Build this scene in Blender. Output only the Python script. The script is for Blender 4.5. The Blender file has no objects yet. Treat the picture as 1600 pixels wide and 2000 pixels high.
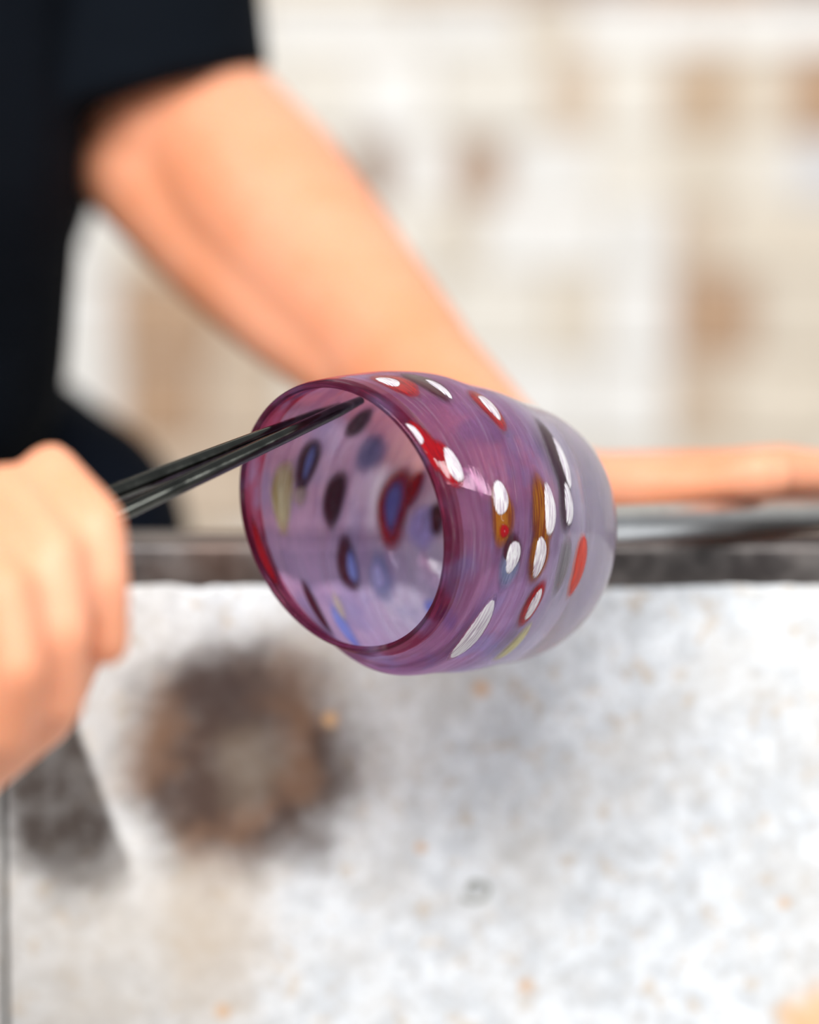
import bpy, bmesh, math, random
import numpy as np
from mathutils import Vector, Matrix
from mathutils.bvhtree import BVHTree

random.seed(7)
S = bpy.context.scene
C = S.collection

# ------------------------------------------------------------------ camera
CAM_Z, PITCH = 0.9725, math.radians(6.0)
FPX = 100.0 / 36.0 * 2000.0
cd = bpy.data.cameras.new('camera')
cam = bpy.data.objects.new('camera', cd)
C.objects.link(cam)
cd.sensor_fit = 'VERTICAL'
cd.sensor_height = 36.0
cd.sensor_width = 28.8
cd.lens = 100.0
cd.clip_start = 0.05
cd.dof.use_dof = True
cd.dof.focus_distance = 0.922
cd.dof.aperture_fstop = 2.9
cam.location = (0, 0, CAM_Z)
cam.rotation_euler = (math.pi / 2 - PITCH, 0, 0)
S.camera = cam

# ------------------------------------------------------------------ world, light, exposure
w = bpy.data.worlds.new('daylight')
S.world = w
w.use_nodes = True
bg = w.node_tree.nodes['Background']
bg.inputs[0].default_value = (0.90, 0.95, 1.0, 1)
bg.inputs[1].default_value = 0.37

def area(name, loc, target, sx, sy, power, col):
    ld = bpy.data.lights.new(name, 'AREA')
    ld.shape = 'RECTANGLE'
    ld.size, ld.size_y = sx, sy
    ld.energy = power
    ld.color = col
    o = bpy.data.objects.new(name, ld)
    C.objects.link(o)
    o.location = loc
    o.rotation_euler = (Vector(target) - Vector(loc)).to_track_quat('-Z', 'Y').to_euler()
    return o
area('window_light', (-0.45, -1.05, 2.80), (0, 1.1, 0.85), 2.6, 1.15, 132, (1.0, 0.98, 0.95))
area('doorway_light', (2.35, -0.10, 2.15), (0.1, 1.0, 0.9), 0.4, 0.85, 20, (0.97, 0.98, 1.0))

S.view_settings.view_transform = 'Standard'
S.view_settings.look = 'None'
S.view_settings.exposure = 0.12
S.view_settings.gamma = 1.0
S.view_settings.use_curve_mapping = False
cy = S.cycles
cy.max_bounces = 18
cy.transmission_bounces = 16
cy.transparent_max_bounces = 12
cy.diffuse_bounces = 4
cy.glossy_bounces = 8
cy.sample_clamp_indirect = 8.0
cy.blur_glossy = 0.5

# ------------------------------------------------------------------ helpers
FWD = Vector((0, math.cos(PITCH), -math.sin(PITCH)))
UP = Vector((0, math.sin(PITCH), math.cos(PITCH)))
RIGHT = Vector((1, 0, 0))
CAMP = Vector((0, 0, CAM_Z))

def at(px, py, d):
    """point of the place that stands d metres into the view at this spot of the photograph"""
    return CAMP + FWD * d + RIGHT * ((px - 800) / FPX * d) + UP * (-(py - 1000) / FPX * d)

def on_y(px, py, y):
    r = FWD + RIGHT * ((px - 800) / FPX) + UP * (-(py - 1000) / FPX)
    return CAMP + r * (y / r.y)

def mat(name, col=(0.8, 0.8, 0.8), rough=0.5, metal=0.0, **kw):
    m = bpy.data.materials.new(name)
    m.use_nodes = True
    b = m.node_tree.nodes['Principled BSDF']
    b.inputs['Base Color'].default_value = (*col, 1)
    b.inputs['Roughness'].default_value = rough
    b.inputs['Metallic'].default_value = metal
    for k, v in kw.items():
        b.inputs[k.replace('_', ' ')].default_value = v
    return m

class NT:
    """tiny node-graph helper"""
    def __init__(s, m):
        s.t = m.node_tree
        s.n, s.l = s.t.nodes, s.t.links
    def link(s, a, b):
        s.l.new(a, b)
    def inp(s, sock, v):
        if isinstance(v, bpy.types.NodeSocket):
            s.l.new(v, sock)
        elif isinstance(v, (tuple, list)) and len(v) == 3 and sock.type == 'RGBA':
            sock.default_value = (*v, 1)
        else:
            sock.default_value = v
    def math(s, op, a, b=0.0, clamp=False):
        n = s.n.new('ShaderNodeMath'); n.operation = op; n.use_clamp = clamp
        s.inp(n.inputs[0], a); s.inp(n.inputs[1], b)
        return n.outputs[0]
    def noise(s, vec, scale, detail=3.0, rough=0.5, col=False, dist=0.0):
        n = s.n.new('ShaderNodeTexNoise')
        s.inp(n.inputs['Vector'], vec); n.inputs['Scale'].default_value = scale
        n.inputs['Detail'].default_value = detail; n.inputs['Roughness'].default_value = rough
        n.inputs['Distortion'].default_value = dist
        return n.outputs['Color' if col else 'Fac']
    def ramp(s, fac, lo, hi, a=0.0, b=1.0):
        n = s.n.new('ShaderNodeMapRange'); n.interpolation_type = 'SMOOTHSTEP'
        s.inp(n.inputs[0], fac)
        n.inputs[1].default_value, n.inputs[2].default_value = lo, hi
        n.inputs[3].default_value, n.inputs[4].default_value = a, b
        return n.outputs[0]
    def mix(s, fac, a, b):
        n = s.n.new('ShaderNodeMix'); n.data_type = 'RGBA'
        s.inp(n.inputs[0], fac); s.inp(n.inputs[6], a); s.inp(n.inputs[7], b)
        return n.outputs[2]
    def vec(s, op, a, b):
        n = s.n.new('ShaderNodeVectorMath'); n.operation = op
        s.inp(n.inputs[0], a); s.inp(n.inputs[1], b)
        return n.outputs[1] if op in ('LENGTH', 'DISTANCE', 'DOT_PRODUCT') else n.outputs[0]
    def coord(s, which='Object'):
        return s.n.new('ShaderNodeTexCoord').outputs[which]
    def attr(s, name, out='Vector'):
        n = s.n.new('ShaderNodeAttribute'); n.attribute_name = name
        return n.outputs[out]
    def bump(s, h, strength, dist):
        n = s.n.new('ShaderNodeBump')
        n.inputs['Strength'].default_value = strength; n.inputs['Distance'].default_value = dist
        s.link(h, n.inputs['Height'])
        return n.outputs[0]

def link_obj(name, me, m=None, parent=None):
    o = bpy.data.objects.new(name, me)
    C.objects.link(o)
    if m:
        me.materials.append(m)
    if parent:
        o.parent = parent
    return o

def tag(o, label=None, cat=None, group=None, kind=None):
    if label: o['label'] = label
    if cat: o['category'] = cat
    if group: o['group'] = group
    if kind: o['kind'] = kind
    return o

def bm_obj(name, bm, m=None, parent=None, smooth=False):
    me = bpy.data.meshes.new(name)
    bmesh.ops.recalc_face_normals(bm, faces=bm.faces)
    bm.to_mesh(me); bm.free()
    if smooth:
        me.polygons.foreach_set('use_smooth', [True] * len(me.polygons))
    return link_obj(name, me, m, parent)

def box_bm(lo, hi, bevel=0.0, seg=2):
    bm = bmesh.new()
    bmesh.ops.create_cube(bm, size=1.0)
    for v in bm.verts:
        v.co = Vector([lo[i] + (v.co[i] + 0.5) * (hi[i] - lo[i]) for i in range(3)])
    if bevel:
        bmesh.ops.bevel(bm, geom=bm.edges[:], offset=bevel, segments=seg, affect='EDGES', profile=0.6)
    return bm

def frame_of(d):
    d = d.normalized()
    a = Vector((0, 0, 1)) if abs(d.z) < 0.9 else Vector((0, 1, 0))
    u = d.cross(a).normalized()
    return u, d.cross(u).normalized()

def tube_bm(pts, rads, n=16, caps=True, bm=None, squash=None):
    """tube along points with a radius at each (squash = (axis vector, factor))"""
    bm = bm or bmesh.new()
    rings = []
    for i, p in enumerate(pts):
        d = (pts[min(i + 1, len(pts) - 1)] - pts[max(i - 1, 0)])
        if i == 0:
            u, v = frame_of(d)
        else:
            dn = d.normalized()
            u = (u - dn * u.dot(dn)).normalized(); v = dn.cross(u)
        ring = []
        for k in range(n):
            t = 2 * math.pi * k / n
            off = (u * math.cos(t) + v * math.sin(t)) * rads[i]
            if squash:
                ax, f = squash
                off = off + ax * (off.dot(ax) * (f - 1))
            ring.append(bm.verts.new(p + off))
        rings.append(ring)
    for a, b in zip(rings, rings[1:]):
        for k in range(n):
            bm.faces.new((a[k], a[(k + 1) % n], b[(k + 1) % n], b[k]))
    if caps:
        bm.faces.new(rings[0][::-1]); bm.faces.new(rings[-1])
    return bm

def capsule(bm, p0, r0, p1, r1, n=20, flat0=False, flat1=False, squash=None):
    """tapered limb segment with round (or flat) ends"""
    d = (p1 - p0); L = d.length
    if L < 1e-6: d = Vector((0, 0, 1)); L = 1e-6
    dn = d.normalized()
    pts, rr = [], []
    if not flat0:
        for a in (86, 70, 50, 30, 12):
            t = math.radians(a); pts.append(p0 - dn * r0 * math.sin(t)); rr.append(r0 * math.cos(t))
    for k in range(5):
        f = k / 4; pts.append(p0.lerp(p1, f)); rr.append(r0 + (r1 - r0) * f)
    if not flat1:
        for a in (12, 30, 50, 70, 86):
            t = math.radians(a); pts.append(p1 + dn * r1 * math.sin(t)); rr.append(r1 * math.cos(t))
    tube_bm(pts, rr, n, True, bm, squash)

def ellipsoid(bm, c, r, rot=None, n=20):
    m = Matrix.Translation(c) @ (rot.to_4x4() if rot else Matrix()) @ Matrix.Diagonal((*r, 1))
    bmesh.ops.create_uvsphere(bm, u_segments=n, v_segments=n // 2 + 2, radius=1.0, matrix=m)

def fuse(name, bm, voxel, m, parent=None, smooth=6, factor=0.5):
    """melt overlapping limb shapes into one continuous skin"""
    me = bpy.data.meshes.new(name + '_raw')
    bmesh.ops.recalc_face_normals(bm, faces=bm.faces)
    bm.to_mesh(me); bm.free()
    t = bpy.data.objects.new(name + '_raw', me); C.objects.link(t)
    r = t.modifiers.new('r', 'REMESH'); r.mode = 'VOXEL'; r.voxel_size = voxel; r.use_smooth_shade = True
    s = t.modifiers.new('s', 'SMOOTH'); s.iterations = smooth; s.factor = factor
    dg = bpy.context.evaluated_depsgraph_get()
    out = bpy.data.meshes.new_from_object(t.evaluated_get(dg))
    bpy.data.objects.remove(t); bpy.data.meshes.remove(me)
    out.name = name
    out.materials.clear()
    out.polygons.foreach_set('use_smooth', [True] * len(out.polygons))
    return link_obj(name, out, m, parent)

# ------------------------------------------------------------------ materials of the place
def m_floor():
    m = mat('floor_concrete', (0.42, 0.40, 0.37), 0.8); g = NT(m); b = g.n['Principled BSDF']
    n = g.noise(g.coord(), 6, 5)
    g.link(g.mix(n, (0.34, 0.32, 0.30), (0.52, 0.50, 0.47)), b.inputs['Base Color'])
    return m

def m_stone():
    m = mat('whitewashed_stone', rough=0.9); g = NT(m); b = g.n['Principled BSDF']
    info = g.n.new('ShaderNodeObjectInfo')
    pos = g.n.new('ShaderNodeNewGeometry').outputs['Position']
    n = g.noise(pos, 14, 4, 0.6)
    n2 = g.noise(pos, 55, 3, 0.6)
    c = g.mix(g.ramp(n, 0.60, 0.85, 0, 0.6), info.outputs['Color'], (0.74, 0.63, 0.50))
    c = g.mix(g.ramp(n2, 0.5, 0.8, 0.0, 0.35), c, (0.93, 0.90, 0.85))
    g.link(c, b.inputs['Base Color'])
    g.link(g.bump(n2, 0.5, 0.004), b.inputs['Normal'])
    return m

def m_mortar():
    m = mat('lime_mortar', (0.80, 0.75, 0.67), 0.95); g = NT(m); b = g.n['Principled BSDF']
    n = g.noise(g.n.new('ShaderNodeNewGeometry').outputs['Position'], 40, 4)
    g.link(g.mix(n, (0.78, 0.72, 0.64), (0.88, 0.84, 0.78)), b.inputs['Base Color'])
    return m

PANEL_Y = 1.062

def m_panel():
    """pale weathered sheet: grey and tan mottling, rust specks, dark brown marks with their own ragged shapes"""
    m = mat('weathered_panel', rough=0.8, Specular_IOR_Level=0.12); g = NT(m); b = g.n['Principled BSDF']
    pos = g.n.new('ShaderNodeNewGeometry').outputs['Position']
    fine = g.noise(pos, 240, 4, 0.6)
    mid = g.noise(pos, 105, 4, 0.62)
    big = g.noise(pos, 17, 4, 0.6)
    c = g.mix(g.ramp(mid, 0.38, 0.62), (0.61, 0.64, 0.675), (0.775, 0.81, 0.85))
    c = g.mix(g.ramp(fine, 0.50, 0.68, 0, 0.42), c, (0.42, 0.40, 0.37))
    tan = g.noise(g.vec('ADD', pos, (3.1, 0, 1.7)), 120, 4, 0.65)
    c = g.mix(g.ramp(tan, 0.55, 0.70, 0, 0.6), c, (0.55, 0.43, 0.30))
    c = g.mix(g.ramp(big, 0.42, 0.70, 0, 0.6), c, (0.56, 0.53, 0.49))
    rust = g.noise(g.vec('ADD', pos, (7.7, 0, 4.2)), 48, 2, 0.5)
    c = g.mix(g.ramp(rust, 0.75, 0.80, 0, 0.5), c, (0.70, 0.33, 0.10))
    # wobble used by all the marks
    wob = g.noise(pos, 42, 4, 0.6, col=True)
    wp = g.vec('ADD', pos, g.vec('MULTIPLY', g.vec('SUBTRACT', wob, (0.5, 0.5, 0.5)), (0.026, 0.0, 0.026)))
    def dist(px, py, sx=1.0, sz=1.0):
        ctr = on_y(px, py, PANEL_Y - 0.009)
        q = g.vec('MULTIPLY', g.vec('SUBTRACT', wp, tuple(ctr)), (sx, 0.0, sz))
        return g.vec('LENGTH', q, (0, 0, 0))
    # tan run below and beside it
    d2 = g.ramp(dist(430, 1760, 1.4, 0.55), 0.012, 0.045, 0.45, 0.0)
    c = g.mix(d2, c, (0.48, 0.37, 0.26))
    d7 = g.ramp(dist(150, 1850, 0.7, 0.7), 0.01, 0.075, 0.42, 0.0)
    c = g.mix(d7, c, (0.50, 0.42, 0.33))
    d4 = g.ramp(dist(260, 1330, 0.8, 0.8), 0.01, 0.05, 0.45, 0.0)
    c = g.mix(d4, c, (0.42, 0.35, 0.29))
    d6 = g.ramp(dist(660, 1380, 0.8, 0.5), 0.01, 0.045, 0.35, 0.0)
    c = g.mix(d6, c, (0.45, 0.38, 0.31))
    # the big round brown mark, paler in its middle
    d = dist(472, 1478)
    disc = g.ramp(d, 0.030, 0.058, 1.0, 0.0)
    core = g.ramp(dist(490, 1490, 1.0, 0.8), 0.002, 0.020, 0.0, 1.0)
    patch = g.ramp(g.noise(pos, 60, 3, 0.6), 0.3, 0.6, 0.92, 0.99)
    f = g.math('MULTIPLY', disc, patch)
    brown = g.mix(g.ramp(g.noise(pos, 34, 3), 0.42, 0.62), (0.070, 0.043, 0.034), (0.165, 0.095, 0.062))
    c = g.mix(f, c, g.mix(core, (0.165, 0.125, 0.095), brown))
    # the upper arc of it is darkest
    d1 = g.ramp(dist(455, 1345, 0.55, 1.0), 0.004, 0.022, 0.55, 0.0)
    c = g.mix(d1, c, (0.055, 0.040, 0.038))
    # second dark mark beside it with a straight slanting side
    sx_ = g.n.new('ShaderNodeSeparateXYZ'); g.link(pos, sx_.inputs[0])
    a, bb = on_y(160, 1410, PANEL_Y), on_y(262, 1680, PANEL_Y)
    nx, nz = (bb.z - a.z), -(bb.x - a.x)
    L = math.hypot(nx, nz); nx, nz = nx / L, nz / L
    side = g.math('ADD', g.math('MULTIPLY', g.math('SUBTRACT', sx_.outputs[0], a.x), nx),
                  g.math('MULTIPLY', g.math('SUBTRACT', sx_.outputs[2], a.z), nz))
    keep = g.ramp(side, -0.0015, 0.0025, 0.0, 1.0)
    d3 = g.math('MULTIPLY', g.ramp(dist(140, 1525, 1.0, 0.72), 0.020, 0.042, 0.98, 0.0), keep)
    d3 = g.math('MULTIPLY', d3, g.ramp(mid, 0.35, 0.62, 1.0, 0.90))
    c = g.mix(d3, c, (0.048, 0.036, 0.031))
    # orange rust bloom low down
    d5 = g.ramp(dist(1590, 1985), 0.004, 0.018, 0.75, 0.0)
    c = g.mix(d5, c, (0.75, 0.42, 0.16))
    for px, py, r_ in ((1532, 1763, 0.0022), (1028, 1925, 0.0030), (822, 1655, 0.0022), (435, 1975, 0.003), (645, 1405, 0.003), (940, 1345, 0.0035)):
        dd = g.ramp(g.vec('DISTANCE', pos, tuple(on_y(px, py, PANEL_Y - 0.009))), r_ * 0.4, r_ * 1.5, 0.6, 0.0)
        c = g.mix(dd, c, (0.66, 0.36, 0.14))
    g.link(c, b.inputs['Base Color'])
    g.link(g.bump(fine, 0.35, 0.0015), b.inputs['Normal'])
    return m

def m_steel_rail():
    m = mat('worn_steel', (0.2, 0.19, 0.19), 0.42, 0.55); g = NT(m); b = g.n['Principled BSDF']
    pos = g.n.new('ShaderNodeNewGeometry').outputs['Position']
    n = g.noise(pos, 60, 5, 0.65); n2 = g.noise(pos, 16, 3, 0.5)
    c = g.mix(g.ramp(n, 0.35, 0.65), (0.055, 0.047, 0.046), (0.15, 0.135, 0.13))
    c = g.mix(g.ramp(n2, 0.5, 0.75, 0, 0.6), c, (0.12, 0.07, 0.05))
    g.link(c, b.inputs['Base Color'])
    g.link(g.ramp(n, 0.3, 0.7, 0.30, 0.55), b.inputs['Roughness'])
    g.link(g.bump(n, 0.3, 0.001), b.inputs['Normal'])
    return m

def m_bench_top():
    m = mat('bench_slab', (0.7, 0.72, 0.74), 0.5); g = NT(m); b = g.n['Principled BSDF']
    n = g.noise(g.n.new('ShaderNodeNewGeometry').outputs['Position'], 40, 4, 0.6)
    g.link(g.mix(n, (0.58, 0.59, 0.60), (0.82, 0.84, 0.86)), b.inputs['Base Color'])
    return m

MF, MS, MM = m_floor(), m_stone(), m_mortar()
MP, MR, MT = m_panel(), m_steel_rail(), m_bench_top()

# ------------------------------------------------------------------ floor
tag(bm_obj('floor', box_bm((-3, -1.5, -0.1), (3, 2.9, 0.0)), MF), 'grey concrete workshop floor', kind='structure')

# ------------------------------------------------------------------ back wall: courses of whitewashed stones
WY = 2.60
wall = tag(bm_obj('wall_back', box_bm((-3, WY - 0.008, 0.0), (3, WY + 0.25, 2.9)), MM), 'cream whitewashed stone wall with bare brown stones', kind='structure')
CREAM, WHITE, BEIGE = (0.86, 0.81, 0.73), (0.91, 0.89, 0.86), (0.78, 0.69, 0.57)
TAN, BROWN, DARK, GREY = (0.68, 0.54, 0.41), (0.50, 0.32, 0.20), (0.42, 0.31, 0.25), (0.72, 0.71, 0.72)
courses = [  # (top, bottom of the course, [(stone start, colour)...]) in photograph pixels
    (-560, -400, []), (-400, -260, []), (-260, -140, []),
    (-140, 8, [(300, CREAM), (520, BEIGE), (760, TAN), (1020, DARK), (1250, BROWN), (1500, DARK), (1750, CREAM)]),
    (8, 108, [(260, CREAM), (500, WHITE), (800, WHITE), (1020, BEIGE), (1120, WHITE), (1400, WHITE), (1700, CREAM)]),
    (108, 270, [(300, CREAM), (560, CREAM), (690, WHITE), (850, CREAM), (1070, TAN), (1165, CREAM), (1300, (0.60, 0.44, 0.30)), (1445, BEIGE), (1535, BROWN), (1660, CREAM)]),
    (270, 400, [(300, CREAM), (520, CREAM), (690, DARK), (775, WHITE), (885, (0.52, 0.36, 0.26)), (985, WHITE), (1160, CREAM), (1300, BEIGE), (1445, CREAM), (1540, GREY), (1680, CREAM)]),
    (400, 530, [(-200, CREAM), (110, WHITE), (230, BEIGE), (470, CREAM), (700, CREAM), (870, BEIGE), (935, WHITE), (1180, WHITE), (1315, TAN), (1400, BEIGE), (1680, CREAM)]),
    (530, 700, [(-200, CREAM), (90, WHITE), (228, BROWN), (430, TAN), (640, CREAM), (860, CREAM), (1075, BEIGE), (1165, WHITE), (1312, BROWN), (1475, BEIGE), (1690, CREAM)]),
    (700, 870, [(-200, CREAM), (80, WHITE), (235, BROWN), (400, TAN), (560, CREAM), (860, WHITE), (1140, WHITE), (1305, TAN), (1420, BEIGE), (1640, CREAM)]),
    (870, 1040, [(-200, CREAM), (60, BEIGE), (300, TAN), (520, BEIGE), (800, CREAM), (1060, CREAM), (1330, BEIGE), (1600, CREAM)]),
    (1040, 1210, []), (1210, 1380, []), (1380, 1550, []), (1550, 1720, []), (1720, 1890, []), (1890, 2060, []), (2060, 2200, [])]
stone_meshes = {}
def stone_mesh(wd, ht):
    key = (round(wd * 50), round(ht * 50))
    if key not in stone_meshes:
        bm = box_bm((0, -0.02, 0), (1, 0.03, 1), 0)
        for v in bm.verts:
            v.co.x *= wd; v.co.z *= ht
        fr = [e for e in bm.edges if all(v.co.y < 0 for v in e.verts)]
        bmesh.ops.bevel(bm, geom=fr, offset=0.004, segments=1, affect='EDGES')
        me = bpy.data.meshes.new('stone'); bmesh.ops.recalc_face_normals(bm, faces=bm.faces); bm.to_mesh(me); bm.free()
        me.materials.append(MS)
        stone_meshes[key] = (me, wd, ht)
    return stone_meshes[key]
rnd = random.Random(3)
for top, bot, cells in courses:
    z1, z0 = on_y(800, top, WY).z, on_y(800, bot, WY).z
    xs = [(on_y(a, (top + bot) / 2, WY).x, c) for a, c in cells]
    first = xs[0][0] if xs else 0.0
    x = first
    while x > -1.05:
        x -= rnd.uniform(0.10, 0.19); xs.insert(0, (x, rnd.choice((CREAM, CREAM, WHITE, BEIGE))))
    x = xs[-1][0]
    while x < 1.0:
        x += rnd.uniform(0.10, 0.19); xs.append((x, rnd.choice((CREAM, WHITE, CREAM, BEIGE, TAN))))
    for (xa, col), (xb, _) in zip(xs, xs[1:]):
        wd, ht = xb - xa - 0.005, z1 - z0 - 0.005
        me, mw, mh = stone_mesh(wd, ht)
        o = bpy.data.objects.new('stone', me); C.objects.link(o); o.parent = wall
        o.location = (xa + 0.0025, WY + rnd.uniform(-0.003, 0.004), z0 + 0.0025)
        o.scale = (wd / mw, 1, ht / mh)
        j = rnd.uniform(0.95, 1.04)
        o.color = (min(col[0] * j, 1), min(col[1] * j, 1), min(col[2] * j, 1), 1)

bm = bmesh.new()
def rough_stone(x0, x1, z0, z1):
    y = WY - 0.02 + rnd.uniform(-0.003, 0.004)
    f = [bm.verts.new((x, y, z)) for x, z in ((x0 + .006, z0 + .006), (x1 - .006, z0 + .006), (x1 - .006, z1 - .006), (x0 + .006, z1 - .006))]
    b = [bm.verts.new((x, WY, z)) for x, z in ((x0 + .0025, z0 + .0025), (x1 - .0025, z0 + .0025), (x1 - .0025, z1 - .0025), (x0 + .0025, z1 - .0025))]
    bm.faces.new(f)
    for k in range(4):
        bm.faces.new((b[k], b[(k + 1) % 4], f[(k + 1) % 4], f[k]))
z_hi, z_lo = on_y(800, courses[0][0], WY).z, on_y(800, courses[-1][1], WY).z
rows = [(on_y(800, b_, WY).z, on_y(800, t_, WY).z, False) for t_, b_, _ in courses]
z = z_hi
while z < 2.8:
    rows.append((z, min(z + 0.075, 2.9), True)); z += 0.075
z = z_lo
while z > 0.08:
    rows.append((z - 0.075, z, True)); z -= 0.075
for za, zb, full in rows:
    for a_, b_ in (((-2.98, 2.98),) if full else ((-2.98, -1.24), (1.20, 2.98))):
        x = a_
        while x < b_ - 0.02:
            x2 = min(x + rnd.uniform(0.10, 0.19), b_)
            rough_stone(x, x2, za, zb); x = x2
o = bm_obj('stonework', bm, MS, wall); o['kind'] = 'stuff'; o.color = (*CREAM, 1)

# ------------------------------------------------------------------ bench with its rail and front panel
TOPZ = 0.850
bench = bpy.data.objects.new('work_bench', None); C.objects.link(bench)
tag(bench, 'pale glassworking bench with dark steel edge rail and brown-marked front panel', 'bench')
XL = on_y(22, 1800, PANEL_Y).x
def panel(x0, x1, y, nx, notch):
    bm = bmesh.new()
    rr = random.Random(11)
    cols = []
    for i in range(nx + 1):
        x = x0 + (x1 - x0) * i / nx
        zt = TOPZ - 0.0150 + 0.0012 * math.sin(x * 61) + rr.uniform(-0.0007, 0.0007)
        for cx, dp, wd in notch:
            zt -= dp * math.exp(-((x - cx) / wd) ** 2)
        cols.append((x, zt))
    f, fb, k, kb = [], [], [], []
    for x, zt in cols:
        f.append((bm.verts.new((x, y - 0.009, zt - 0.003)), bm.verts.new((x, y - 0.006, zt)), bm.verts.new((x, y + 0.012, zt)), bm.verts.new((x, y + 0.012, 0.06)), bm.verts.new((x, y - 0.009, 0.06))))
    for a, b in zip(f, f[1:]):
        for k in range(5):
            bm.faces.new((a[k], a[(k + 1) % 5], b[(k + 1) % 5], b[k]))
    bm.faces.new(f[0]); bm.faces.new(f[-1][::-1])
    return bm
nx385 = on_y(392, 1150, PANEL_Y).x
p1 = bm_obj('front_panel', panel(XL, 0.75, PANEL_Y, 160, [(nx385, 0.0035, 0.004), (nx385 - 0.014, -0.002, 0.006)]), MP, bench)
p1['label'] = 'pale mottled front panel with a round brown mark'
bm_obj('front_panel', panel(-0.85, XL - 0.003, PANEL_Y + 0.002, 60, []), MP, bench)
bm_obj('panel_batten', box_bm((XL - 0.03, PANEL_Y + 0.0145, 0.06), (XL + 0.03, PANEL_Y + 0.035, TOPZ - 0.02), 0.002), mat('batten_wood', (0.42, 0.32, 0.22), 0.8), bench)
RAIL_Y0 = on_y(800, 1085, 1.055).y - 0.002
bm_obj('edge_rail', box_bm((-0.85, RAIL_Y0, TOPZ - 0.0165), (0.75, RAIL_Y0 + 0.046, TOPZ), 0.0034, 3), MR, bench, True)
bm_obj('bench_top', box_bm((-0.85, RAIL_Y0 + 0.048, TOPZ - 0.05), (0.75, RAIL_Y0 + 0.135, TOPZ - 0.016), 0.003), MT, bench)
for lx in (-0.82, 0.67):
    bm_obj('leg', box_bm((lx, PANEL_Y + 0.02, 0.0), (lx + 0.05, PANEL_Y + 0.07, TOPZ - 0.052), 0.003), MR, bench)
    bm_obj('leg', box_bm((lx, PANEL_Y + 0.07, 0.0), (lx + 0.05, PANEL_Y + 0.11, TOPZ - 0.052), 0.003), MR, bench)
# curled wire stuck to the panel
cc = on_y(928, 1735, PANEL_Y - 0.010)
pts = []
for k in range(30):
    t = -2.4 + k * 0.235
    r = 0.0075 - 0.00022 * k
    pts.append(cc + Vector((r * math.cos(t) * 1.0, -0.0006 * math.sin(t), r * math.sin(t) * 0.74)))
bm_obj('wire_curl', tube_bm(pts, [0.0008] * len(pts), 8), mat('grey_wire', (0.42, 0.43, 0.40), 0.5, 0.3), bench, True)

# ------------------------------------------------------------------ the glass tumbler
D0 = 0.930
PXM = D0 / FPX
RC = at(669, 1012, D0)                                      # centre of the mouth
def cvec(r, u, f):
    return (RIGHT * r + UP * u + FWD * f).normalized()
N_RIM = cvec(0.642, 0.250, 0.724)                           # the mouth is pulled askew by the jacks
AX = cvec(0.75, -0.072, 0.66)                                # axis of the body, along the pipe
# (distance along axis, radius) of the outer wall, in photograph pixels at the mouth
PROF = [(0, 273), (10, 277), (30, 280), (70, 289), (110, 298), (170, 300), (240, 296), (300, 289), (360, 281), (420, 270), (480, 255), (528, 234), (558, 202), (577, 155), (585, 105), (588, 60)]
PROF_IN = [(0, 260), (10, 263), (30, 266), (70, 275), (110, 283), (170, 285), (230, 281), (285, 273), (335, 262), (378, 246), (412, 224), (436, 194), (451, 158), (459, 118), (463, 85), (465, 50)]
ps = np.array([p[0] for p in PROF], float); pr = np.array([p[1] for p in PROF], float)
def catmull(xs, ys, x):
    i = int(np.clip(np.searchsorted(xs, x) - 1, 0, len(xs) - 2))
    x0, x1 = xs[i], xs[i + 1]; h = x1 - x0; t = (x - x0) / h
    m0 = (ys[i + 1] - ys[i - 1]) / (xs[i + 1] - xs[i - 1]) if i > 0 else (ys[1] - ys[0]) / (xs[1] - xs[0])
    m1 = (ys[i + 2] - ys[i]) / (xs[i + 2] - xs[i]) if i < len(xs) - 2 else (ys[-1] - ys[-2]) / (xs[-1] - xs[-2])
    return (2*t**3 - 3*t*t + 1) * ys[i] + (t**3 - 2*t*t + t) * h * m0 + (-2*t**3 + 3*t*t) * ys[i + 1] + (t**3 - t*t) * h * m1
# arc-length parameter of the profile so that the round bottom is sampled evenly
arc = np.concatenate([[0], np.cumsum(np.hypot(np.diff(ps), np.diff(pr)))])
arc_end = arc[-1]
pis = np.array([p[0] for p in PROF_IN], float); pir = np.array([p[1] for p in PROF_IN], float)
arc_in = np.concatenate([[0], np.cumsum(np.hypot(np.diff(pis), np.diff(pir)))])
def prof(a):
    ripple = 1.7 * math.sin(a / 23.0) * min(a / 40.0, 1.0)        # faint tooling rings
    return catmull(arc, ps, a), catmull(arc, pr, a) + ripple
def prof_in(a):
    b = a / arc_end * arc_in[-1]
    return catmull(arc_in, pis, b), catmull(arc_in, pir, b)
def ring_frame(s):
    k = min(max(s / 190.0, 0), 1); k = k * k * (3 - 2 * k)
    n = N_RIM.lerp(AX, k).normalized()
    u = (UP - n * UP.dot(n)).normalized()
    return n, u, n.cross(u)
def surf(a, phi, depth=0.0):
    """point of the wall at profile arc a and angle phi, depth (0 outer .. 1 inner)"""
    s, r = prof(a)
    si, ri = prof_in(a)
    s_, r_ = s + (si - s) * depth, r + (ri - r) * depth
    n, u, v = ring_frame(s_)
    # slight hand-made wobble
    wob = 1 + 0.006 * math.sin(2 * phi + 0.6) + 0.004 * math.sin(3 * phi + s * 0.012)
    return RC + AX * (s_ * PXM) + (u * math.cos(phi) + v * math.sin(phi)) * (r_ * wob * PXM)

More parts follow.
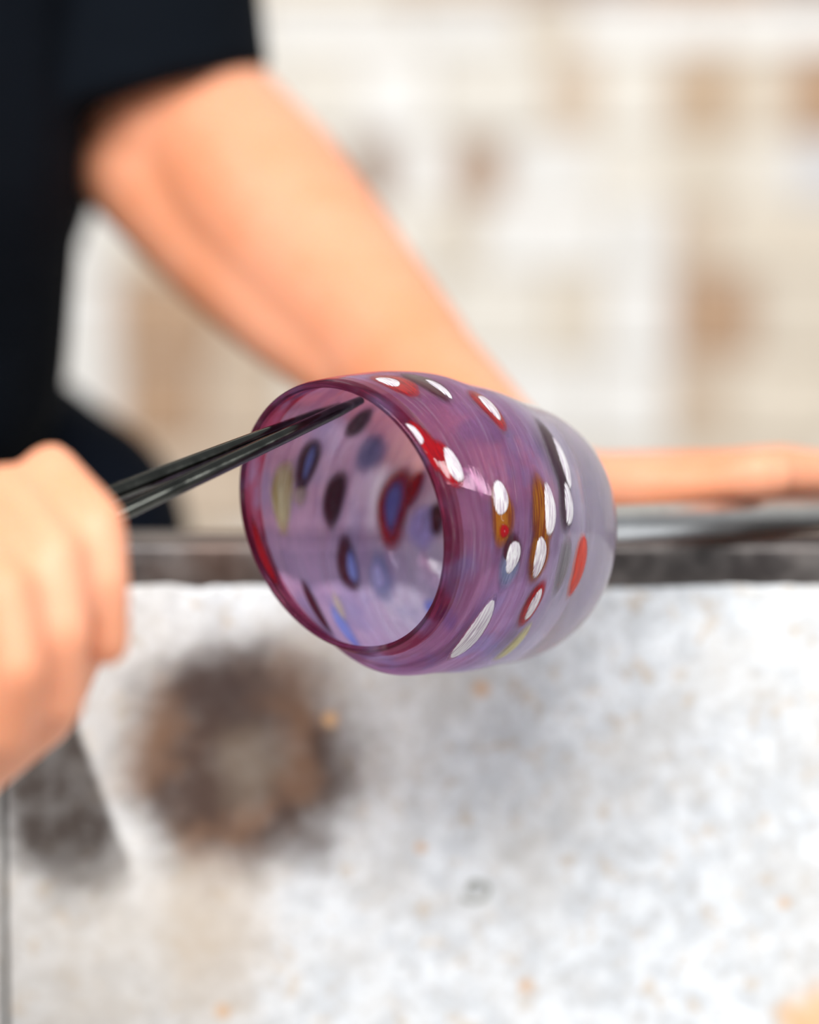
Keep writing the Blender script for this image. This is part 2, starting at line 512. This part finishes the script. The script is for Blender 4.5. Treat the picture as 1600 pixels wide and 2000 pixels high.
NPH = 128
def build_tumbler(m):
    bm = bmesh.new()
    lay_s = bm.verts.layers.float_vector.new('flow')
    lay_k = bm.verts.layers.float.new('along')
    arcs_o = [arc_end * k / 70 for k in range(71)]
    rows = []
    def row(a, depth, extra=None):
        vs = []
        for k in range(NPH):
            ph = 2 * math.pi * k / NPH
            co = surf(a, ph, depth)
            if extra:
                co = co - N_RIM * (extra * PXM)
            v = bm.verts.new(co)
            v[lay_s] = (math.cos(ph), math.sin(ph), a / 300.0)
            v[lay_k] = a / arc_end
            vs.append(v)
        rows.append(vs)
    for a in reversed(arcs_o): row(a, 0.0)
    # rounded lip
    for k in range(1, 8):
        t = math.pi * k / 8
        row(0, 0.5 - 0.5 * math.cos(t), 8.0 * math.sin(t))
    for a in arcs_o: row(a, 1.0)
    no = len(arcs_o)
    for i in range(len(rows) - 1):
        for k in range(NPH):
            f = bm.faces.new((rows[i][k], rows[i][(k + 1) % NPH], rows[i + 1][(k + 1) % NPH], rows[i + 1][k]))
            f.material_index = 0 if i < no - 3 else (2 if i < no + 12 else 1)
            f.smooth = True
    # close the bottoms
    for vs, mi in ((rows[0], 0), (rows[-1], 1)):
        c = sum((v.co for v in vs), Vector()) / NPH
        cv = bm.verts.new(c); cv[lay_s] = (0, 0, arc_end / 300.0); cv[lay_k] = 1.0
        for k in range(NPH):
            q = (vs[k], vs[(k + 1) % NPH], cv)
            f = bm.faces.new(q); f.material_index = mi; f.smooth = True
    bmesh.ops.recalc_face_normals(bm, faces=bm.faces)
    me = bpy.data.meshes.new('glass_tumbler'); bm.to_mesh(me); bm.free()
    for q in m: me.materials.append(q)
    return link_obj('glass_tumbler', me)

def m_glass(name, milk, c_rim, c_body, c_base, milk_col, base0=0.36, base1=0.54, base_milk=0.12, base_col=(0.93, 0.90, 0.98), hair=0.7, streaky=1.0):
    m = bpy.data.materials.new(name); m.use_nodes = True; g = NT(m)
    for n in list(g.n):
        if n.type == 'BSDF_PRINCIPLED': g.n.remove(n)
    out = g.n['Material Output']
    fl = g.attr('flow'); al = g.attr('along', 'Fac')
    st = g.noise(g.vec('MULTIPLY', fl, (1.3, 1.3, 16.0)), 1.0, 4, 0.6)          # streaks wound round the body
    fine = g.noise(g.vec('MULTIPLY', fl, (2.2, 2.2, 60.0)), 1.0, 3, 0.6)
    blot = g.noise(g.vec('MULTIPLY', fl, (2.6, 2.6, 4.0)), 1.0, 3, 0.5)
    c = g.mix(g.ramp(al, 0.0, 0.40), c_rim, c_body)
    c = g.mix(g.ramp(al, base0, base1), c, c_base)
    c = g.mix(g.math('MULTIPLY', g.ramp(st, 0.45, 0.70, 0, 0.55), g.ramp(al, base0, base1, 1, 0.1)), c, (0.62, 0.30, 0.46))
    c = g.mix(g.math('MULTIPLY', g.ramp(blot, 0.50, 0.70, 0, 0.5), g.ramp(al, base0, base1, 1, 0.2)), c, (0.60, 0.60, 0.86))
    gl = g.n.new('ShaderNodeBsdfGlass'); gl.inputs['IOR'].default_value = 1.47; gl.inputs['Roughness'].default_value = 0.0
    g.link(c, gl.inputs['Color'])
    h = g.math('ADD', g.math('MULTIPLY', st, 0.7), g.math('MULTIPLY', fine, 0.2))
    bp = g.bump(h, 0.10 * (hair + 0.2), 0.0012); g.link(bp, gl.inputs['Normal'])
    if milk > 0:
        mc = g.mix(g.ramp(st, 0.45, 0.75, 0, streaky), milk_col, (0.36, 0.15, 0.28))
        mc = g.mix(g.ramp(blot, 0.48, 0.68, 0, 0.7), mc, (0.36, 0.33, 0.60))
        mc = g.mix(g.ramp(fine, 0.53, 0.66, 0, hair), mc, (0.86, 0.76, 0.86))
        mc = g.mix(g.ramp(al, base0, base1), mc, base_col)
        df = g.n.new('ShaderNodeBsdfPrincipled'); g.link(mc, df.inputs[0]); df.inputs['Roughness'].default_value = 0.03; g.link(bp, df.inputs['Normal'])
        tr = g.n.new('ShaderNodeBsdfTranslucent'); g.link(mc, tr.inputs[0])
        a = g.n.new('ShaderNodeMixShader'); a.inputs[0].default_value = 0.5
        g.link(df.outputs[0], a.inputs[1]); g.link(tr.outputs[0], a.inputs[2])
        fac = g.math('MULTIPLY', g.ramp(al, base0, base1, milk, milk * base_milk), g.ramp(st, 0.25, 0.75, 0.6, 1.25))
        b = g.n.new('ShaderNodeMixShader'); g.link(fac, b.inputs[0])
        g.link(gl.outputs[0], b.inputs[1]); g.link(a.outputs[0], b.inputs[2])
        g.link(b.outputs[0], out.inputs[0])
    else:
        g.link(gl.outputs[0], out.inputs[0])
    return m
MG = [m_glass('mauve_glass_outer', 0.17, (0.78, 0.46, 0.58), (0.77, 0.58, 0.79), (0.985, 0.98, 0.995), (0.47, 0.24, 0.39), 0.32, 0.50, 1.15),
      m_glass('mauve_glass_inner', 0.52, (0.86, 0.70, 0.84), (0.90, 0.84, 0.95), (0.94, 0.91, 0.98), (0.58, 0.51, 0.80), 0.62, 0.9, 0.9, (0.74, 0.70, 0.90), 0.12, 0.45),
      m_glass('plum_glass_lip', 0.16, (0.55, 0.16, 0.28), (0.55, 0.16, 0.28), (0.55, 0.16, 0.28), (0.30, 0.06, 0.14))]
cup = build_tumbler(MG)
tag(cup, 'mauve glass tumbler with coloured spots and a plum lip, held askew', 'tumbler')

# coloured cane slices melted into the wall, with white glints painted over them
def grid_bvh(depth):
    vs, fs, par = [], [], []
    na = 80
    for i in range(na + 1):
        for k in range(NPH):
            a, ph = arc_end * i / na, 2 * math.pi * k / NPH
            vs.append(surf(a, ph, depth)); par.append((a, ph))
    for i in range(na):
        for k in range(NPH):
            fs.append((i * NPH + k, i * NPH + (k + 1) % NPH, (i + 1) * NPH + (k + 1) % NPH, (i + 1) * NPH + k))
    return BVHTree.FromPolygons(vs, fs), vs, par, fs
B_OUT, B_IN = grid_bvh(0.0), grid_bvh(1.0)
def hit_par(px, py, inner):
    d = (at(px, py, 1.0) - CAMP).normalized()
    bv, vs, par, fs = B_IN if inner else B_OUT
    o, got = CAMP.copy(), None
    while True:
        loc, nrm, idx, dist = bv.ray_cast(o, d)
        if loc is None: break
        got = (loc, idx)
        if not inner: break
        o = loc + d * 1e-4
    if got is None: return None
    loc, idx = got
    best = min(fs[idx], key=lambda q: (vs[q] - loc).length)
    return par[best]
def m_cane(name, col, clear=0.0, streak=None, soft=0.6):
    """cane glass, thinning to nothing where the slice feathers out into the wall"""
    m = mat(name, col, 0.06); g = NT(m); p = g.n['Principled BSDF']
    fl = g.attr('spot')
    sep = g.n.new('ShaderNodeSeparateXYZ'); g.link(fl, sep.inputs[0])
    st = g.noise(g.vec('MULTIPLY', fl, (7.0, 0.9, 0.0)), 1.0, 3, 0.6)
    c = g.mix(g.ramp(st, 0.44, 0.60, 0, 0.85), col, streak or tuple(min(1, x * 0.55 + 0.04) for x in col))
    g.link(c, p.inputs['Base Color'])
    tr = g.n.new('ShaderNodeBsdfTranslucent'); g.link(c, tr.inputs[0])
    a = g.n.new('ShaderNodeMixShader'); a.inputs[0].default_value = 0.35
    g.link(p.outputs[0], a.inputs[1]); g.link(tr.outputs[0], a.inputs[2])
    tp = g.n.new('ShaderNodeBsdfTransparent')
    b = g.n.new('ShaderNodeMixShader')
    e = g.ramp(g.math('ADD', sep.outputs[2], g.math('MULTIPLY', g.math('SUBTRACT', st, 0.5), 0.25)), soft, 1.0, clear, 1.0)
    g.link(e, b.inputs[0])
    g.link(a.outputs[0], b.inputs[1]); g.link(tp.outputs[0], b.inputs[2])
    g.link(b.outputs[0], g.n['Material Output'].inputs[0])
    return m
MC = dict(red=m_cane('red_cane', (0.46, 0.004, 0.010), 0.05, (0.26, 0.004, 0.014), 0.5), maroon=m_cane('maroon_cane', (0.085, 0.006, 0.022), 0.05, None, 0.45),
          white=m_cane('white_cane_glint', (0.97, 0.96, 0.98), 0.0, (0.52, 0.40, 0.54), 0.80), amber=m_cane('amber_cane', (0.38, 0.13, 0.010), 0.1, (0.20, 0.03, 0.008), 0.45),  # white serves the painted reflections and one real white spot
          blue=m_cane('blue_cane', (0.16, 0.21, 0.62), 0.1, (0.36, 0.42, 0.80), 0.35), steel=m_cane('slate_cane', (0.20, 0.24, 0.42), 0.25, (0.36, 0.38, 0.62), 0.3),
          lime=m_cane('lime_cane', (0.82, 0.80, 0.46), 0.1, (0.50, 0.38, 0.06), 0.4), dark=m_cane('dark_cane', (0.07, 0.03, 0.05), 0.1, None, 0.4),
          grey=m_cane('grey_cane', (0.26, 0.24, 0.26), 0.2, None, 0.4), orange=m_cane('orange_cane', (0.78, 0.07, 0.03), 0.1, (0.5, 0.05, 0.04)),
          lilac=m_cane('lilac_cane', (0.56, 0.55, 0.92), 0.2, None, 0.4), cream=m_cane('cream_cane', (0.74, 0.64, 0.50), 0.3, None, 0.2))
def lens(name, a0, ph0, ha, hp, d0, d1, m, parent, hole=0.0, skew=0.0):
    """thin slice of cane lying in the wall: half sizes ha along the axis and hp round the body (pixels), between depths d0 and d1"""
    bm = bmesh.new()
    lay = bm.verts.layers.float_vector.new('spot')
    nr, nt = 5, 28
    _, r = prof(a0)
    tops, bots = [], []
    lo = hole
    for i in range(nr + 1):
        f = lo + (1 - lo) * i / nr
        e = (1 - (max(0, (f - lo) / (1 - lo))) ** 4)
        dm, hh = (d0 + d1) / 2, (d1 - d0) / 2 * (e if i < nr else 0.0) 
        if hole and i == 0: hh = (d1 - d0) / 4
        rt, rb = [], []
        for k in range(nt):
            t = 2 * math.pi * k / nt
            wv = 1 + 0.06 * math.sin(3 * t + ph0 * 5) + 0.05 * math.sin(2 * t + a0)
            x, y = math.cos(t) * f * wv, math.sin(t) * f * wv
            a = min(max(a0 + ha * x + skew * y * hp, 1), arc_end - 1); ph = ph0 + hp * y / r
            rt.append(bm.verts.new(surf(a, ph, dm - hh)))
            rb.append(bm.verts.new(surf(a, ph, dm + hh)) if i < nr else rt[-1])
            for q in (rt[-1], rb[-1]):
                q[lay] = (math.cos(t) * f, math.sin(t) * f + a0, f)
        tops.append(rt); bots.append(rb)
    for L in (tops, bots):
        for a, b in zip(L, L[1:]):
            for k in range(nt):
                q = (a[k], a[(k + 1) % nt], b[(k + 1) % nt], b[k])
                try: bm.faces.new(q)
                except ValueError: pass
        if not hole:
            bm.faces.new(L[0])
    if hole:
        for k in range(nt):
            bm.faces.new((tops[0][k], tops[0][(k + 1) % nt], bots[0][(k + 1) % nt], bots[0][k]))
    return bm_obj(name, bm, m, parent, True)
# outer, seen from outside: (px, py, half length along axis, half length round, colour, [cores (d along, d round, ha, hp, colour); white ones are painted reflections])
SPOTS = [
    (770, 748, 26, 52, 'red', [(-6, -8, 15, 30, 'white')]),
    (838, 750, 20, 60, 'maroon', [(6, 14, 8, 44, 'white')]),
    (956, 797, 27, 58, 'red', [(2, -2, 18, 45, 'white')]),
    (832, 872, 26, 54, 'red', [(-8, -22, 20, 26, 'white')]),
    (872, 912, 25, 46, 'red', [(9, 2, 18, 38, 'white')]),
    (982, 1005, 30, 62, 'amber', [(-3, -26, 22, 36, 'white'), (2, 22, 18, 16, 'red')]),
    (998, 1078, 26, 44, 'maroon', [(2, 2, 20, 36, 'white')]),
    (1062, 1000, 30, 74, 'amber', [(14, -6, 17, 56, 'white')]),
    (1092, 895, 24, 90, 'dark', [(10, 8, 12, 62, 'white')]),
    (1106, 985, 20, 60, 'dark', [(2, 4, 13, 48, 'white')]),
    (1052, 1095, 26, 52, 'amber', [(0, 0, 17, 46, 'white')]),
    (1100, 1110, 16, 62, 'grey', []),
    (1132, 1108, 18, 58, 'orange', []),
    (1040, 1180, 20, 52, 'red', [(0, 0, 11, 40, 'white')]),
    (925, 1236, 28, 78, 'white', []),
    (990, 1115, 30, 36, 'steel', []),
    (1000, 1262, 14, 60, 'lime', []),
]
SPOTS_IN = [
    (655, 972, 30, 66, 'maroon', []),
    (765, 985, 44, 86, 'red', [(4, 2, 24, 56, 'blue')]),
    (677, 1105, 30, 62, 'maroon', [(14, -4, 14, 40, 'blue')]),
    (745, 1132, 34, 58, 'steel', [(0, 0, 17, 30, 'lilac')]),
    (548, 970, 28, 84, 'lime', []),
    (598, 900, 24, 60, 'maroon', [(4, 4, 9, 44, 'blue')]),
    (722, 885, 40, 52, 'steel', []),
    (820, 1030, 40, 50, 'lilac', []),
    (852, 1012, 22, 40, 'maroon', []),
    (812, 955, 14, 44, 'red', []),
    (620, 1195, 20, 80, 'maroon', []),
    (675, 1230, 20, 66, 'blue', []),
    (512, 1085, 16, 70, 'red', []),
    (700, 825, 24, 46, 'maroon', []),
    (590, 965, 20, 26, 'cream', []),
    (665, 1190, 14, 40, 'cream', []),
    (850, 1195, 22, 34, 'blue', []),
]
for inner, lst in ((False, SPOTS), (True, SPOTS_IN)):
    for px, py, ha, hp, col, cores_glints in lst:
        kk = 1.3 if inner else 1.3
        ha, hp = ha * kk, hp * kk
        cores_glints = [(a * kk, b * kk, c * (1.3 if inner else 1), d * (1.3 if inner else 1), e) for a, b, c, d, e in cores_glints]
        h = hit_par(px, py, inner)
        if h is None:
            print('no hit', px, py); continue
        a0, ph0 = h
        _, r = prof(a0)
        dd = (-0.05, 0.16) if not inner else (0.84, 1.05)
        sp = lens('cane_spot', a0, ph0, ha, hp, dd[0], dd[1], MC[col], cup)
        for da, dp, ha2, hp2, c2 in cores_glints:  # white ones outside are window reflections painted as slices
            dz = (-0.14, 0.10) if not inner else (0.92, 1.14)
            lens('cane_core_glint', min(a0 + da, arc_end - 4), ph0 + dp / r, ha2, hp2, dz[0], dz[1], MC[c2], sp)

# ------------------------------------------------------------------ the pipe that carries the tumbler
MSTEEL = mat('bright_steel', (0.56, 0.58, 0.60), 0.30, 1.0)
g = NT(MSTEEL); bb_ = g.n['Principled BSDF']
nn = g.noise(g.n.new('ShaderNodeNewGeometry').outputs['Position'], 70, 4, 0.6)
g.link(g.mix(nn, (0.40, 0.42, 0.44), (0.72, 0.74, 0.76)), bb_.inputs['Base Color'])
base_c = RC + AX * (588 * PXM)
PIPE_R = 0.0064
PX = Vector((0.74, 0.67, -0.038)).normalized()                  # the pipe runs off over the rail
base_c = base_c + Vector((0, 0, 0.0042))
p_start, p_end = base_c + PX * 0.002, base_c + PX * 0.75
pipe = bm_obj('blowpipe', tube_bm([p_start, p_start + PX * 0.006, p_start + PX * 0.012, p_end], [0.010, 0.0085, PIPE_R, PIPE_R], 28), MSTEEL, None, True)
tag(pipe, 'straight steel pipe behind the tumbler resting on the bench rail', 'pipe')

# ------------------------------------------------------------------ the jacks
MJ = mat('jack_steel', (0.30, 0.31, 0.29), 0.24, 1.0)
g = NT(MJ); bb_ = g.n['Principled BSDF']
tc = g.coord()
nn = g.noise(g.n.new('ShaderNodeNewGeometry').outputs['Position'], 120, 4, 0.6)
g.link(g.mix(nn, (0.03, 0.031, 0.028), (0.13, 0.132, 0.115)), bb_.inputs['Base Color'])
g.link(g.ramp(nn, 0.3, 0.7, 0.10, 0.24), bb_.inputs['Roughness'])
jacks = bpy.data.objects.new('jacks', None); C.objects.link(jacks)
tag(jacks, 'pair of dark steel jacks with two long blades reaching into the tumbler', 'jacks')
jt1, jt2 = at(706, 781, 0.942), at(664, 794, 0.954)
jh1, jh2 = at(95, 1068, 0.858), at(80, 1018, 0.862)
back = at(-420, 1290, 0.735)
for tip, hold in ((jt1, jh1), (jt2, jh2)):
    ps_, rs_ = [], []
    for k in range(13):
        f = k / 12
        ps_.append(tip.lerp(hold, f))
        rs_.append(0.0020 + 0.0006 * min(1, f * 1.8) + 0.0003 * f)
    rs_[0] = 0.0014
    bm_obj('blade', tube_bm(ps_, rs_, 20), MJ, jacks, True)
ps_ = []
jd = (jh1 - jt1).normalized()
side = (jh2 - jh1)
e1, e2 = jh1 + jd * 0.042 + FWD * 0.016, jh2 + jd * 0.042 + FWD * 0.016
bow = [jh1, jh1.lerp(e1, 0.5) , e1 - side * 0.3, e1 - side * 0.5 + jd * 0.014, (e1 + e2) / 2 + jd * 0.022, e2 + side * 0.5 + jd * 0.014, e2 + side * 0.3, jh2.lerp(e2, 0.5), jh2]
bm_obj('spring_bow', tube_bm(bow, [0.0034] * len(bow), 14), MJ, jacks, True)

# ------------------------------------------------------------------ the person
def m_skin():
    m = mat('skin', (0.80, 0.40, 0.24), 0.48, 0.0); g = NT(m); b = g.n['Principled BSDF']
    pos = g.n.new('ShaderNodeNewGeometry').outputs['Position']
    n = g.noise(pos, 16, 4, 0.55)
    g.link(g.mix(g.ramp(n, 0.35, 0.65), (0.75, 0.30, 0.16), (0.79, 0.355, 0.215)), b.inputs['Base Color'])
    b.inputs['Subsurface Weight'].default_value = 0.35
    b.inputs['Subsurface Radius'].default_value = (1.0, 0.32, 0.14)
    b.inputs['Subsurface Scale'].default_value = 0.012
    b.inputs['Specular IOR Level'].default_value = 0.4
    g.link(g.bump(g.noise(pos, 260, 3), 0.12, 0.001), b.inputs['Normal'])
    return m
def m_cloth(name, col, col2):
    m = mat(name, col, 0.9); g = NT(m); b = g.n['Principled BSDF']
    pos = g.n.new('ShaderNodeNewGeometry').outputs['Position']
    n = g.noise(pos, 9, 4, 0.55)
    g.link(g.mix(n, col, col2), b.inputs['Base Color'])
    g.link(g.bump(g.noise(pos, 14, 3), 0.5, 0.02), b.inputs['Normal'])
    b.inputs['Specular IOR Level'].default_value = 0.08
    return m
MSK = m_skin()
MSH = m_cloth('black_cotton', (0.0015, 0.0025, 0.004), (0.003, 0.005, 0.009))
MTR = m_cloth('dark_denim', (0.002, 0.003, 0.006), (0.004, 0.007, 0.014))

bm = bmesh.new()
mm = 0.001
def chain(*pts):
    """pts: (point, radius mm)"""
    for (p0, r0), (p1, r1) in zip(pts, pts[1:]):
        capsule(bm, p0, r0 * mm, p1, r1 * mm)
# far arm (rolls the pipe)
SH_L = at(190, -440, 1.345)
EL_L = at(352, 262, 1.300)
MID_L = at(560, 465, 1.245)
WR_L = at(965, 905, 1.135)
chain((SH_L, 52), (at(290, -20, 1.325), 44), (EL_L, 46))
chain((EL_L, 43), (at(430, 375, 1.290), 40), (at(560, 500, 1.258), 37), (at(770, 700, 1.195), 31), (WR_L, 26))
chain((at(405, 275, 1.292), 41), (at(500, 380, 1.266), 42), (at(605, 505, 1.240), 39), (at(785, 700, 1.190), 30))     # outer muscle of the forearm
chain((at(290, 320, 1.296), 33), (at(435, 497, 1.262), 27), (at(560, 620, 1.228), 23), (at(690, 715, 1.200), 21))     # inner muscle
# its hand, flat over the pipe
knk = [(at(1410, 942, 1.086), 11.0), (at(1415, 934, 1.108), 11.5), (at(1400, 936, 1.130), 11), (at(1370, 945, 1.150), 10)]
chain((WR_L, 25), (at(1085, 945, 1.118), 17), (at(1180, 952, 1.108), 13.5))
for k, (p, r) in enumerate(knk):
    capsule(bm, at(1110, 950, 1.104 + 0.010 * k), 0.0135, p, r * mm)
f_l = [[(1510, 925, 1.094, 9.6), (1600, 925, 1.106, 9), (1690, 915, 1.116, 8)],
       [(1525, 918, 1.118, 10), (1640, 930, 1.126, 9), (1740, 935, 1.136, 8)],
       [(1515, 922, 1.142, 9.5), (1620, 935, 1.150, 8.7), (1710, 938, 1.160, 7.8)],
       [(1470, 935, 1.162, 8.6), (1550, 948, 1.170, 8), (1620, 945, 1.180, 7)]]
for (p, r), js in zip(knk, f_l):
    chain((p, r), *[(at(a, b, c), q) for a, b, c, q in js])
chain((at(1120, 950, 1.100), 13), (at(1260, 950, 1.082), 11.5), (at(1395, 945, 1.068), 7.5), (at(1480, 927, 1.062), 8.8), (at(1515, 928, 1.064), 8.0))     # thumb
# near arm and the fist round the jacks
SH_R = at(-1150, -360, 1.20)
EL_R = at(-1180, 1150, 0.94)
WR_R = at(-330, 1440, 0.812)
chain((SH_R, 58), (SH_R.lerp(EL_R, 0.5), 50), (EL_R, 44))
chain((EL_R, 44), (EL_R.lerp(WR_R, 0.3), 47), (EL_R.lerp(WR_R, 0.65), 38), (WR_R, 28))
fist = [[(98, 922, 0.803, 8.2), (194, 1022, 0.784, 7.4), (205, 1140, 0.778, 7.0), (206, 1256, 0.782, 7.0)],
        [(12, 965, 0.796, 8.8), (110, 1085, 0.769, 7.5), (128, 1235, 0.764, 7.2), (116, 1378, 0.772, 7.0)],
        [(-80, 1030, 0.788, 8.8), (10, 1155, 0.756, 8.0), (36, 1305, 0.751, 7.6), (16, 1435, 0.762, 7.2)],
        [(-180, 1100, 0.788, 8.4), (-120, 1230, 0.762, 7.6), (-85, 1350, 0.758, 7.2), (-100, 1450, 0.768, 6.8)]]
for js in fist:
    pts = [(at(a, b, c), q) for a, b, c, q in js]
    chain(*pts)
    capsule(bm, pts[0][0], pts[0][1] * mm, WR_R.lerp(at(-180, 1300, 0.803), 0.5), 0.018)
capsule(bm, at(172, 1222, 0.812), 0.0085, at(60, 1375, 0.808), 0.014)      # thumb below the blades
capsule(bm, at(60, 1375, 0.808), 0.014, at(-130, 1470, 0.810), 0.021)
capsule(bm, at(-130, 1470, 0.810), 0.021, WR_R, 0.027)
# trunk, hips, neck, legs
CH = (SH_L + SH_R) / 2
HIP = at(-520, 830, 1.48)
HIP_L, HIP_R = at(-345, 850, 1.52), at(-760, 880, 1.48)
capsule(bm, CH + Vector((0, 0, -0.02)), 0.095, HIP, 0.105)
capsule(bm, SH_L.lerp(CH, 0.35) + Vector((0, 0, -0.08)), 0.085, HIP_L.lerp(HIP, 0.4), 0.095)
capsule(bm, SH_R.lerp(CH, 0.35) + Vector((0, 0, -0.08)), 0.085, HIP_R.lerp(HIP, 0.4), 0.095)
chain((SH_L, 58), (CH + Vector((0, 0, 0.02)), 70), (SH_R, 58))
NECK = CH + Vector((0.02, 0.0, 0.10))
HEAD = CH + Vector((0.055, -0.02, 0.245))
chain((CH, 70), (NECK, 56), (HEAD + Vector((0, 0, -0.05)), 55))
fd = (at(1000, 900, 1.0) - HEAD); fd.z = -0.25 * abs(fd.x); fd.normalize()
hr = Vector((1, 0, 0)).rotation_difference(fd).to_matrix()
ellipsoid(bm, HEAD + Vector((0, 0, 0.02)), (0.098, 0.076, 0.108), hr)
ellipsoid(bm, HEAD + fd * 0.035 + Vector((0, 0, -0.055)), (0.056, 0.055, 0.062), hr)
capsule(bm, HEAD + fd * 0.094 + hr @ Vector((0, 0, 0.018)), 0.008, HEAD + fd * 0.112 + hr @ Vector((0, 0, -0.022)), 0.013)
for s in (-1, 1):
    ellipsoid(bm, HEAD + hr @ Vector((-0.005, s * 0.077, -0.005)), (0.018, 0.010, 0.032), hr)
    ellipsoid(bm, HEAD + hr @ Vector((0.085, s * 0.032, 0.018)), (0.013, 0.014, 0.009), hr)
ellipsoid(bm, HEAD + hr @ Vector((0.093, 0, -0.058)), (0.012, 0.024, 0.008), hr)
KN_L, KN_R = at(100, 1055, 1.425), at(-260, 1150, 1.20)
KN_R.y = max(KN_R.y, 1.38)
KN_R.x = KN_L.x - 0.26
legs = []
for hp_, kn in ((HIP_L, KN_L), (HIP_R, KN_R)):
    ank = Vector((kn.x - 0.02, kn.y + 0.02, 0.09))
    chain((hp_, 86), (kn, 52), (kn.lerp(ank, 0.3), 50), (ank, 34))
    chain((ank, 34), (Vector((ank.x + 0.03, ank.y, 0.04)), 32), (Vector((ank.x + 0.15, ank.y - 0.02, 0.032)), 26))
    legs.append((hp_, kn, ank))
person = fuse('person', bm, 0.0026, MSK, None, 3, 0.5)
tag(person, 'person in a black short-sleeved shirt working the tumbler with jacks', 'person')

# shirt
bm = bmesh.new()
capsule(bm, CH + Vector((0, 0, -0.01)), 0.115, HIP, 0.135)
capsule(bm, SH_L.lerp(CH, 0.45) + Vector((0, 0, -0.07)), 0.100, HIP_L.lerp(HIP, 0.45), 0.115)
capsule(bm, SH_R.lerp(CH, 0.35) + Vector((0, 0, -0.07)), 0.105, HIP_R.lerp(HIP, 0.45), 0.12)
capsule(bm, SH_L, 0.066, CH, 0.088)
capsule(bm, SH_R, 0.075, CH, 0.088)
HEM = at(278, 205, 1.296)
sax = (HEM - SH_L).normalized()
pts = [SH_L.lerp(HEM, k / 8) for k in range(9)]
sl = tube_bm(pts, [0.066 - 0.006 * k / 8 for k in range(9)], 32, True)
for v in sl.verts:                                              # the hem is cut on a slant
    f = (v.co - SH_L).dot(sax) / (HEM - SH_L).length
    off = v.co - (SH_L + sax * (v.co - SH_L).dot(sax))
    v.co += sax * (max(f, 0) ** 2 * (-0.32 * off.dot(FWD) - 0.12 * off.dot(RIGHT)))
tmp = bpy.data.meshes.new('sleeve_tmp'); sl.to_mesh(tmp); sl.free(); bm.from_mesh(tmp); bpy.data.meshes.remove(tmp)
capsule(bm, at(-185, -400, 1.27), 0.088, at(-175, 330, 1.27), 0.077)
capsule(bm, at(-175, 330, 1.27), 0.077, at(-195, 690, 1.31), 0.078)
capsule(bm, at(-195, 690, 1.31), 0.076, HIP + Vector((0, 0, 0.01)), 0.125)
capsule(bm, at(-330, -250, 1.26), 0.10, at(-420, 560, 1.30), 0.10)
capsule(bm, at(-620, -200, 1.24), 0.09, at(-600, 560, 1.32), 0.10)
capsule(bm, at(-600, 560, 1.32), 0.10, HIP, 0.125)
capsule(bm, SH_R, 0.075, SH_R.lerp(EL_R, 0.55), 0.074, flat1=True)
fuse('shirt', bm, 0.005, MSH, person, 3, 0.5)
bm = bmesh.new()
capsule(bm, HIP, 0.138, HIP + Vector((0, 0, -0.05)), 0.13)
for hp_, kn, ank in legs:
    capsule(bm, hp_, 0.105, kn, 0.070); capsule(bm, kn, 0.070, ank + Vector((0, 0, 0.02)), 0.056, flat1=True)
fuse('trousers', bm, 0.006, MTR, person, 3, 0.5)
for hp_, kn, ank in legs:
    bm = bmesh.new()
    capsule(bm, Vector((ank.x - 0.01, ank.y, 0.048)), 0.047, Vector((ank.x + 0.16, ank.y - 0.02, 0.040)), 0.039)
    o = fuse('shoe', bm, 0.005, mat('shoe_leather', (0.03, 0.025, 0.02), 0.5), person, 3)
bm = bmesh.new()
ellipsoid(bm, HEAD + fd * -0.018 + Vector((0, 0, 0.042)), (0.100, 0.084, 0.100), hr)
fuse('hair', bm, 0.005, mat('dark_hair', (0.03, 0.02, 0.015), 0.6), person, 2)
for s in (-1, 1):
    bm = bmesh.new()
    ellipsoid(bm, HEAD + hr @ Vector((0.093, s * 0.032, 0.018)), (0.006, 0.010, 0.005), hr)
    bm_obj('eye', bm, mat('eye', (0.15, 0.10, 0.07), 0.2), person, True)
